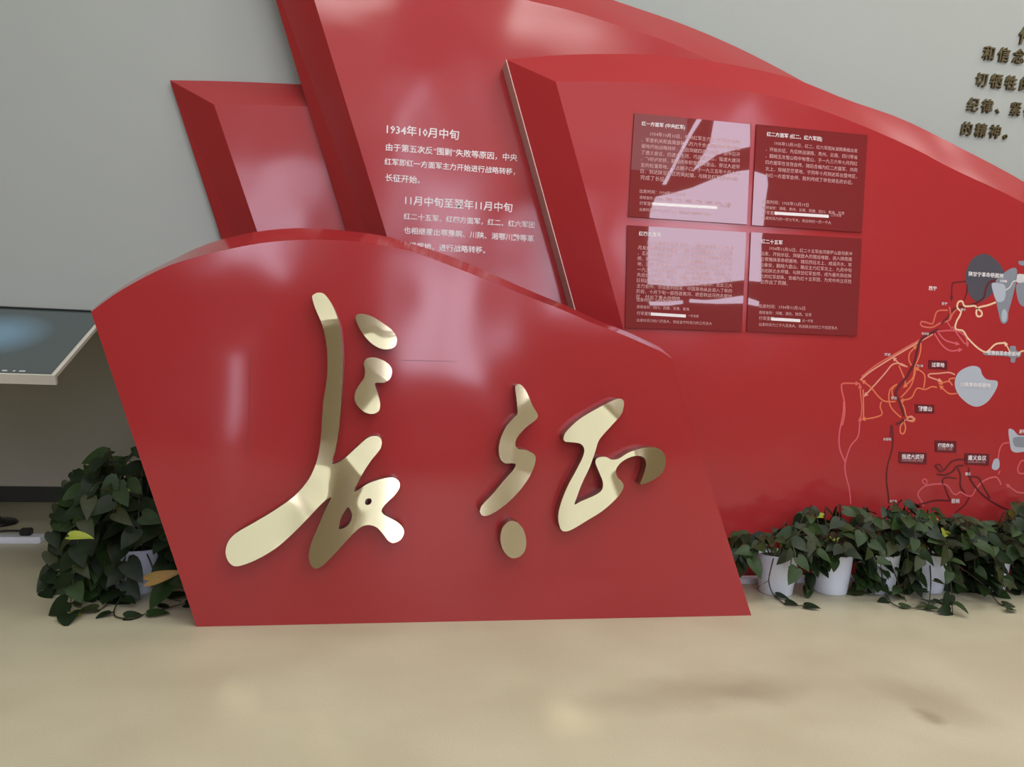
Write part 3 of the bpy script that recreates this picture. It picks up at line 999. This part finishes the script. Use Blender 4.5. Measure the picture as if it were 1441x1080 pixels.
# ------------------------------------------------------------------ tilted display at left
rc = W(155, 438, YW)
lo_, hi_ = 2.5, YW
for _ in range(40):
    mid = (lo_ + hi_) / 2
    if W(77, 529, mid).x > rc.x:
        lo_ = mid
    else:
        hi_ = mid
fc = W(77, 529, mid)
print('display', rc, fc)
t = thing('display_desk', 'sloping dark screen with cream rim, fixed to the wall at far left', 'screen', (rc.x - 1.2, YW, fc.z))
dx = Vector((1, 0, 0))
sl = (fc - rc)
nrm = Vector((0, sl.z, -sl.y)).normalized()
if nrm.z < 0:
    nrm = -nrm
TH = .022


def slab(name, u0, u1, v0, v1, h0, h1, m, parent):
    """u along the wall leftwards from the right corner, v down the slope 0..1"""
    bm_ = bmesh.new()
    vs = []
    for u in (u0, u1):
        for v in (v0, v1):
            for h in (h0, h1):
                vs.append(bm_.verts.new(rc - dx * u + sl * (.04 + .96 * v) + nrm * h))
    for f in ((0, 1, 3, 2), (4, 6, 7, 5), (0, 4, 5, 1), (2, 3, 7, 6), (0, 2, 6, 4), (1, 5, 7, 3)):
        bm_.faces.new([vs[i] for i in f])
    bmesh.ops.recalc_face_normals(bm_, faces=bm_.faces)
    return wobj(name, bm_, m, parent)


slab('tray', .0, 2.6, .0, 1.0, -TH, 0, M['cream'], t)
slab('front_lip', .0, 2.6, .975, 1.0, -.058, -TH, M['cream'], t)
sc_ = slab('screen_glass', .022, 2.58, .005, .985, 0, .004, M['screen'], t)
gp = W(5, 470, (YW + fc.y) / 2) - origin(t)
SCREEN_MAP.vector_type = 'TEXTURE'
SCREEN_MAP.inputs['Location'].default_value = gp + Vector((-.05, 0, 0))
SCREEN_MAP.inputs['Scale'].default_value = (.34, 2, .16)
slab('hinge_strip', .0, 2.6, -.012, .006, 0, .012, M['black'], t)
for a, b_, w in ((.14, .17, .03), (.19, .20, .02), (.23, .255, .02)):
    slab('screen_mark', a + .02, b_ + .02, .955, .97, .004, .005, M['pale2'], t)
boxo('support_arm', (rc.x - .55, fc.y + .6, fc.z - .02), (rc.x - .50, YW - .01, fc.z + .04), M['alu'], t)

# power strip with plug and dark foot
a = F(-90, 767)
b2 = F(56, 766)
t = thing('power_strip', 'white power strip lying on the floor left of the plants', 'power strip', (b2.x - .3, b2.y + .05, 0))
boxo('strip_body', (a.x, b2.y, 0), (b2.x, b2.y + .13, .045), M['white'], t, .006)
q = W(37, 756, b2.y + .07)
pl = boxo('plug', (q.x - .035, b2.y + .04, .045), (q.x + .035, b2.y + .10, .095), M['black'], t, .008)


def tube(pts, r0, r1=None, seg=6):
    bm_ = bmesh.new()
    r1 = r0 if r1 is None else r1
    prev = None
    n_ = len(pts)
    for i, p in enumerate(pts):
        d = (pts[min(i + 1, n_ - 1)] - pts[max(i - 1, 0)])
        if d.length < 1e-9:
            continue
        d.normalize()
        u = d.cross(Vector((.13, .31, .94))).normalized()
        v = d.cross(u)
        r = r0 + (r1 - r0) * i / (n_ - 1)
        rg = [bm_.verts.new(p + (u * math.cos(k * 2 * math.pi / seg) + v * math.sin(k * 2 * math.pi / seg)) * r) for k in range(seg)]
        if prev:
            for k in range(seg):
                bm_.faces.new((prev[k], prev[(k + 1) % seg], rg[(k + 1) % seg], rg[k]))
        prev = rg
    return bm_


p0 = Vector((q.x - .03, b2.y + .07, .075))
wobj('power_cord', tube(spline([p0, p0 + Vector((-.12, -.01, .0)), p0 + Vector((-.3, -.04, -.02)), p0 + Vector((-.6, -.03, -.015))], 6), .008), M['black'], pl, True)
c0 = F(-8, 738)
t = thing('floor_stand', 'dark round stand foot on the floor behind the white power strip', 'stand', c0)


def lathe(prof, seg=32):
    bm_ = bmesh.new()
    prev = None
    for r, z in prof:
        rg = [bm_.verts.new((r * math.cos(k * 2 * math.pi / seg), r * math.sin(k * 2 * math.pi / seg), z)) for k in range(seg)] if r > 1e-5 else [bm_.verts.new((0, 0, z))]
        if prev:
            for k in range(seg):
                k2 = (k + 1) % seg
                if len(rg) == 1:
                    bm_.faces.new((prev[k], prev[k2], rg[0]))
                elif len(prev) == 1:
                    bm_.faces.new((prev[0], rg[k2], rg[k]))
                else:
                    bm_.faces.new((prev[k], prev[k2], rg[k2], rg[k]))
        prev = rg
    bmesh.ops.recalc_face_normals(bm_, faces=bm_.faces)
    return bm_


obj('foot', lathe([(0, 0), (.15, 0), (.155, .012), (.14, .028), (.05, .04), (.03, .07), (0, .07)]), M['black'], t, True)
obj('post', lathe([(.02, .06), (.02, .5), (0, .5)], 16), M['black'], t, True).location = (-.03, 0, 0)

# cable duct behind the right-hand pots
a = F(1046, 829)
b2 = F(1090, 829)
t = boxo('cable_duct', (a.x - .06, 4.50, 0), (a.x + 1.9, 4.575, .035), M['white'], None, .006)
tag(t, 'low white cable duct along the foot of the red panel behind the pots', 'cable duct')


# ------------------------------------------------------------------ pothos in white pots
def leaf_mesh(name, m, L=1.0, Wd=.78, fold=.18, curl=.22):
    """heart-shaped leaf, petiole end at the origin, tip along +Y, top side +Z"""
    half = [(0, -.0), (.20, -.13), (.38, -.06), (.46, .12), (.44, .32), (.34, .55), (.19, .78), (0, 1.0)]
    bm_ = bmesh.new()
    mids = [0, .0, .05, .17, .35, .56, .78, 1.0]
    mv = [bm_.verts.new((0, y * L, -curl * (y ** 2) * .6)) for y in (0, .12, .3, .5, .72, 1.0)]
    for s_ in (-1, 1):
        e = []
        for x, y in half[1:-1]:
            e.append(bm_.verts.new((s_ * x * Wd, y * L, fold * abs(x) - curl * max(y, 0) ** 2 * .6 - .10 * x * x)))
        F_ = [(mv[0], e[0], e[1]), (mv[0], e[1], e[2], mv[1]), (mv[1], e[2], e[3], mv[2]), (mv[2], e[3], e[4], mv[3]), (mv[3], e[4], e[5], mv[4]), (mv[4], e[5], mv[5])]
        for f in F_:
            bm_.faces.new(f if s_ > 0 else f[::-1])
    bm_.normal_update()
    me = bpy.data.meshes.new(name)
    bm_.to_mesh(me)
    bm_.free()
    me.materials.append(m)
    for p_ in me.polygons:
        p_.use_smooth = True
    return me


LEAVES = [leaf_mesh('leaf', M['leaf1']), leaf_mesh('leaf', M['leaf1'], 1, .9, .1, .4), leaf_mesh('leaf', M['leaf2'], 1, .8, .25, .1),
          leaf_mesh('leaf', M['leaf3'], 1, .7, .2, .5), leaf_mesh('leaf', M['leaf2'], 1, .86, .12, .35)]
LEAF_Y = leaf_mesh('leaf', M['leafy'], 1, .62, .2, .3)
LEAF_O = leaf_mesh('leaf', M['leafo'], 1, .42, .4, .3)


def pot_mesh(r, h):
    return lathe([(0, 0), (r * .74, 0), (r * .78, .008), (r * .9, h * .5), (r, h * .97), (r * 1.01, h), (r * .95, h), (r * .93, h * .93), (r * .90, h * .9)])


def add_leaf(parent, og, p, d, up, size, me):
    """p world, d direction of the tip, up approximate top side"""
    y = d.normalized()
    z = (up - y * up.dot(y)).normalized()
    x = y.cross(z)
    o_ = bpy.data.objects.new('leaf', me)
    COL.objects.link(o_)
    o_.parent = parent
    mtx = Matrix((x, y, z)).transposed().to_4x4()
    o_.matrix_local = Matrix.Translation(p - og) @ mtx @ Matrix.Scale(size, 4)
    return o_


def ok(p, ymin, ymax, xmin, xmax):
    return ymin < p.y < ymax and xmin < p.x < xmax


def vine(parent, og, pts, rnd, size, lim, leafstep=.07, pool=None, first=.25, flat=False):
    """a stem along pts (world) with leaves on both sides"""
    P = spline(pts, 6)
    P = [Vector((min(max(p.x, lim[2]), lim[3]), min(max(p.y, lim[0]), lim[1]), max(p.z, .008))) for p in P]
    st = wobj('stem', tube(P, .0045, .0025, 5), M['stem'], parent, True)
    acc = 0
    tot = sum((b_ - a_).length for a_, b_ in zip(P, P[1:]))
    nxt = tot * first
    side = 1
    cnt = 0
    for a_, b_ in zip(P, P[1:]):
        seg = (b_ - a_).length
        while acc + seg > nxt:
            p = a_.lerp(b_, (nxt - acc) / max(seg, 1e-9))
            d = (b_ - a_).normalized()
            sd = d.cross(Vector((0, 0, 1)))
            if sd.length < .1:
                sd = Vector((math.cos(cnt * 2.4), math.sin(cnt * 2.4), 0))
            sd.normalize()
            side = -side
            s_ = size * rnd.uniform(.75, 1.2)
            if flat:
                ld = (sd * side * rnd.uniform(.6, 1.2) + d * .6 + Vector((0, 0, .12)))
                up = Vector((rnd.uniform(-.3, .3), rnd.uniform(-.7, -.1), 1))
            else:
                out = Vector((p.x - og.x, p.y - og.y, 0))
                if out.length > .01:
                    out.normalize()
                out = out * .6 + Vector((0, -.5, 0))
                ld = sd * side * rnd.uniform(.4, 1) + out * rnd.uniform(.2, .9) + Vector((0, 0, rnd.uniform(-.9, .15))) + d * .3
                up = Vector((rnd.uniform(-.4, .4), rnd.uniform(-1.0, -.1), rnd.uniform(.5, 1.1))) + out * .3
            ld.normalize()
            lp = p + ld * .02
            tip = lp + ld * s_
            if tip.z < .012:
                ld.z += (.012 - tip.z) / s_ + .02
                if lp.z < .02:
                    lp.z = .02
            tip = lp + ld * s_
            if not (lim[1] + .03 > tip.y and lim[2] - .06 < tip.x):
                ld.y = -abs(ld.y)
                if tip.x < lim[2] - .06:
                    ld.x = abs(ld.x)
            me = (pool or LEAVES)[rnd.randrange(len(pool or LEAVES))]
            if rnd.random() < .02:
                me = LEAF_Y
            add_leaf(parent, og, lp, ld, up, s_, me)
            cnt += 1
            nxt += leafstep * rnd.uniform(.7, 1.3)
        acc += seg


def plant(label, base, r, h, seed, lim, spread=.34, height=.30, n=17, size=.105, droop=.2, extra=(), group='potted pothos in white pots', lean=(0, 0), pool=None, hang=()):
    rnd = random.Random(seed)
    t = thing('potted_pothos', label, 'plant', base, group)
    og = Vector(base)
    obj('pot', pot_mesh(r, h), M['pot'], t, True)
    obj('soil', lathe([(0, h * .90), (r * .90, h * .90), (0, h * .93)], 20), M['soil'], t)
    for i in range(n):
        a_ = i * 2.399 + rnd.uniform(-.3, .3)
        d = Vector((math.cos(a_), math.sin(a_), 0))
        k = rnd.uniform(.25, 1)
        top = height * rnd.uniform(.45, 1.0) * (1.15 - .5 * k)
        rad = spread * k
        s0 = og + Vector((0, 0, h * .92)) + d * r * .5
        q1 = s0 + d * rad * .35 + Vector((0, 0, top * .7))
        q2 = s0 + d * rad * .75 + Vector((lean[0], lean[1], top))
        q3 = s0 + d * rad * 1.1 + Vector((lean[0] * 1.3, lean[1] * 1.3, top * .55))
        pts = [s0, q1, q2, q3]
        if rnd.random() < .55:
            q4 = q3 + d * rad * .15 + Vector((0, -.03, -droop * rnd.uniform(.5, 1.5)))
            pts.append(q4)
        vine(t, og, pts, rnd, size, lim, .062, pool)
    for hx, hy in hang:
        yy = og.y - r * rnd.uniform(.3, .9)
        s0 = og + Vector((0, 0, h * .95))
        a1 = W(hx, hy, yy)
        a0 = Vector(((s0.x + a1.x) / 2, (s0.y + yy) / 2, h + .12))
        vine(t, og, [s0, a0, Vector((a1.x - .02, yy, h * .95)), a1], rnd, size, lim, .04, pool, .3)
    for e in extra:
        pts = [og + Vector((0, 0, h * .95)) + (Vector(e[0]) - og).normalized() * r * .5] + [Vector(v) for v in e]
        vine(t, og, pts, rnd, size * .8, lim, .12, pool, .35, flat=True)
    return t


LIMR = (3.75, 4.50, 1.62, 6.5)
PR, PH = .125, .245
rp = []
for px in (1103, 1181, 1248, 1318, 1406):
    f = F(px, 841 - (px - 1103) * .018)
    rp.append(Vector((f.x, f.y + PR * .78, 0)))
names = ['white-potted pothos nearest the red front panel, its pot most exposed',
         'white-potted pothos second from the red front panel in the right-hand row',
         'white-potted pothos in the middle of the right-hand row against the map panel',
         'bushy white-potted pothos, fourth from the red front panel, trailing a curved vine',
         'white-potted pothos at the right edge of the picture, pot nearly hidden']


def G(px, py):
    v = F(px, py)
    return (v.x, v.y, .012)


ex = [[[W(1085, 800, rp[0].y - .15), W(1082, 820, rp[0].y - .18), G(1090, 842), G(1110, 855), G(1140, 854)]],
      [], [[W(1240, 800, rp[2].y - .15), G(1245, 838), G(1262, 856), G(1300, 858), G(1330, 845)], [W(1262, 815, rp[2].y - .16), G(1275, 850)]],
      [[W(1310, 820, rp[3].y - .18), G(1306, 862)], [W(1380, 820, rp[3].y - .17), G(1405, 852), G(1425, 860)]], []]
rx = [(.26, .24, 13), (.27, .34, 17), (.30, .38, 19), (.33, .36, 22), (.32, .32, 20)]
HG = [[(1138, 825), (1150, 800), (1050, 780), (1050, 800)], [(1205, 825), (1215, 830), (1222, 810), (1160, 790)],
      [(1222, 822), (1236, 838), (1285, 825), (1240, 800)], [(1285, 832), (1350, 830), (1362, 838), (1374, 828), (1340, 800)],
      [(1372, 838), (1385, 820), (1395, 838), (1437, 830), (1425, 838)]]
for i, b_ in enumerate(rp):
    plant(names[i], b_, PR, PH, 11 + i, LIMR, rx[i][0], rx[i][1], rx[i][2], .098, (.08, .10, .16, .24, .2)[i], ex[i], lean=(0, -.03), hang=HG[i])
plant('pothos past the right edge of the picture, leaves spilling in from the side', rp[4] + Vector((.42, .05, 0)), PR, PH, 31, LIMR, .34, .36, 18, .105, .2)

# left group, its leaves reach up beside the red front panel
LIML = (3.75, 5.0, -2.6, -1.0)
lb = [F(192, 832), F(112, 800), F(235, 800)]
LIML = (3.6, 6.0, W(88, 760, 4.7).x, -.75)
print('liml', LIML)
exl = [[[W(170, 800, lb[0].y - .15), G(165, 835), G(140, 862), G(108, 866)], [W(180, 820, lb[0].y - .15), G(160, 866), G(182, 874), G(210, 866), G(262, 852)],
        [W(215, 800, lb[0].y - .15), G(225, 840), G(255, 850)]],
       [[W(95, 760, lb[1].y - .15), G(85, 800)], [W(120, 780, lb[1].y - .15), G(125, 840)]], []]
LP = [LEAVES[0], LEAVES[1], LEAVES[0], LEAVES[3], LEAVES[4]]
plant('dark pothos left of the red front panel, pale pot showing through its vines', lb[0], .13, .25, 51, LIML, .34, .62, 26, .125, .35, exl[0], pool=LP, hang=[(145, 830), (160, 845), (240, 825)], group='potted pothos left of the red panel')
plant('dark leafy pothos at the left end of the group, nearest the power strip', lb[1], .13, .25, 52, LIML, .40, .46, 24, .125, .38, exl[1], pool=LP, hang=[(95, 790), (110, 815), (130, 830)], group='potted pothos left of the red panel')
plant('tall dark pothos tucked behind the left edge of the red front panel', lb[2], .13, .25, 53, LIML, .34, .62, 22, .125, .3, exl[2], pool=LP, group='potted pothos left of the red panel')
for name_, par_px, dd, up, me, s_ in (('leaf', (98, 755, 4.02), (1, -.1, .05), (0, -.6, 1), LEAF_Y, .11), ('leaf', (210, 818, 4.05), (1, -.1, .35), (0, -1, .4), LEAF_O, .17),
                                      ('leaf', (160, 690, 4.25), (1, -.2, .1), (0, -.7, 1), LEAF_Y, .09)):
    q = W(*par_px)
    par = [o_ for o_ in bpy.data.objects if o_.name.startswith('potted_pothos')]
    par = min(par, key=lambda o_: (o_.location - q).length)
    add_leaf(par, Vector(par.location), q, Vector(dd), Vector(up), s_, me)
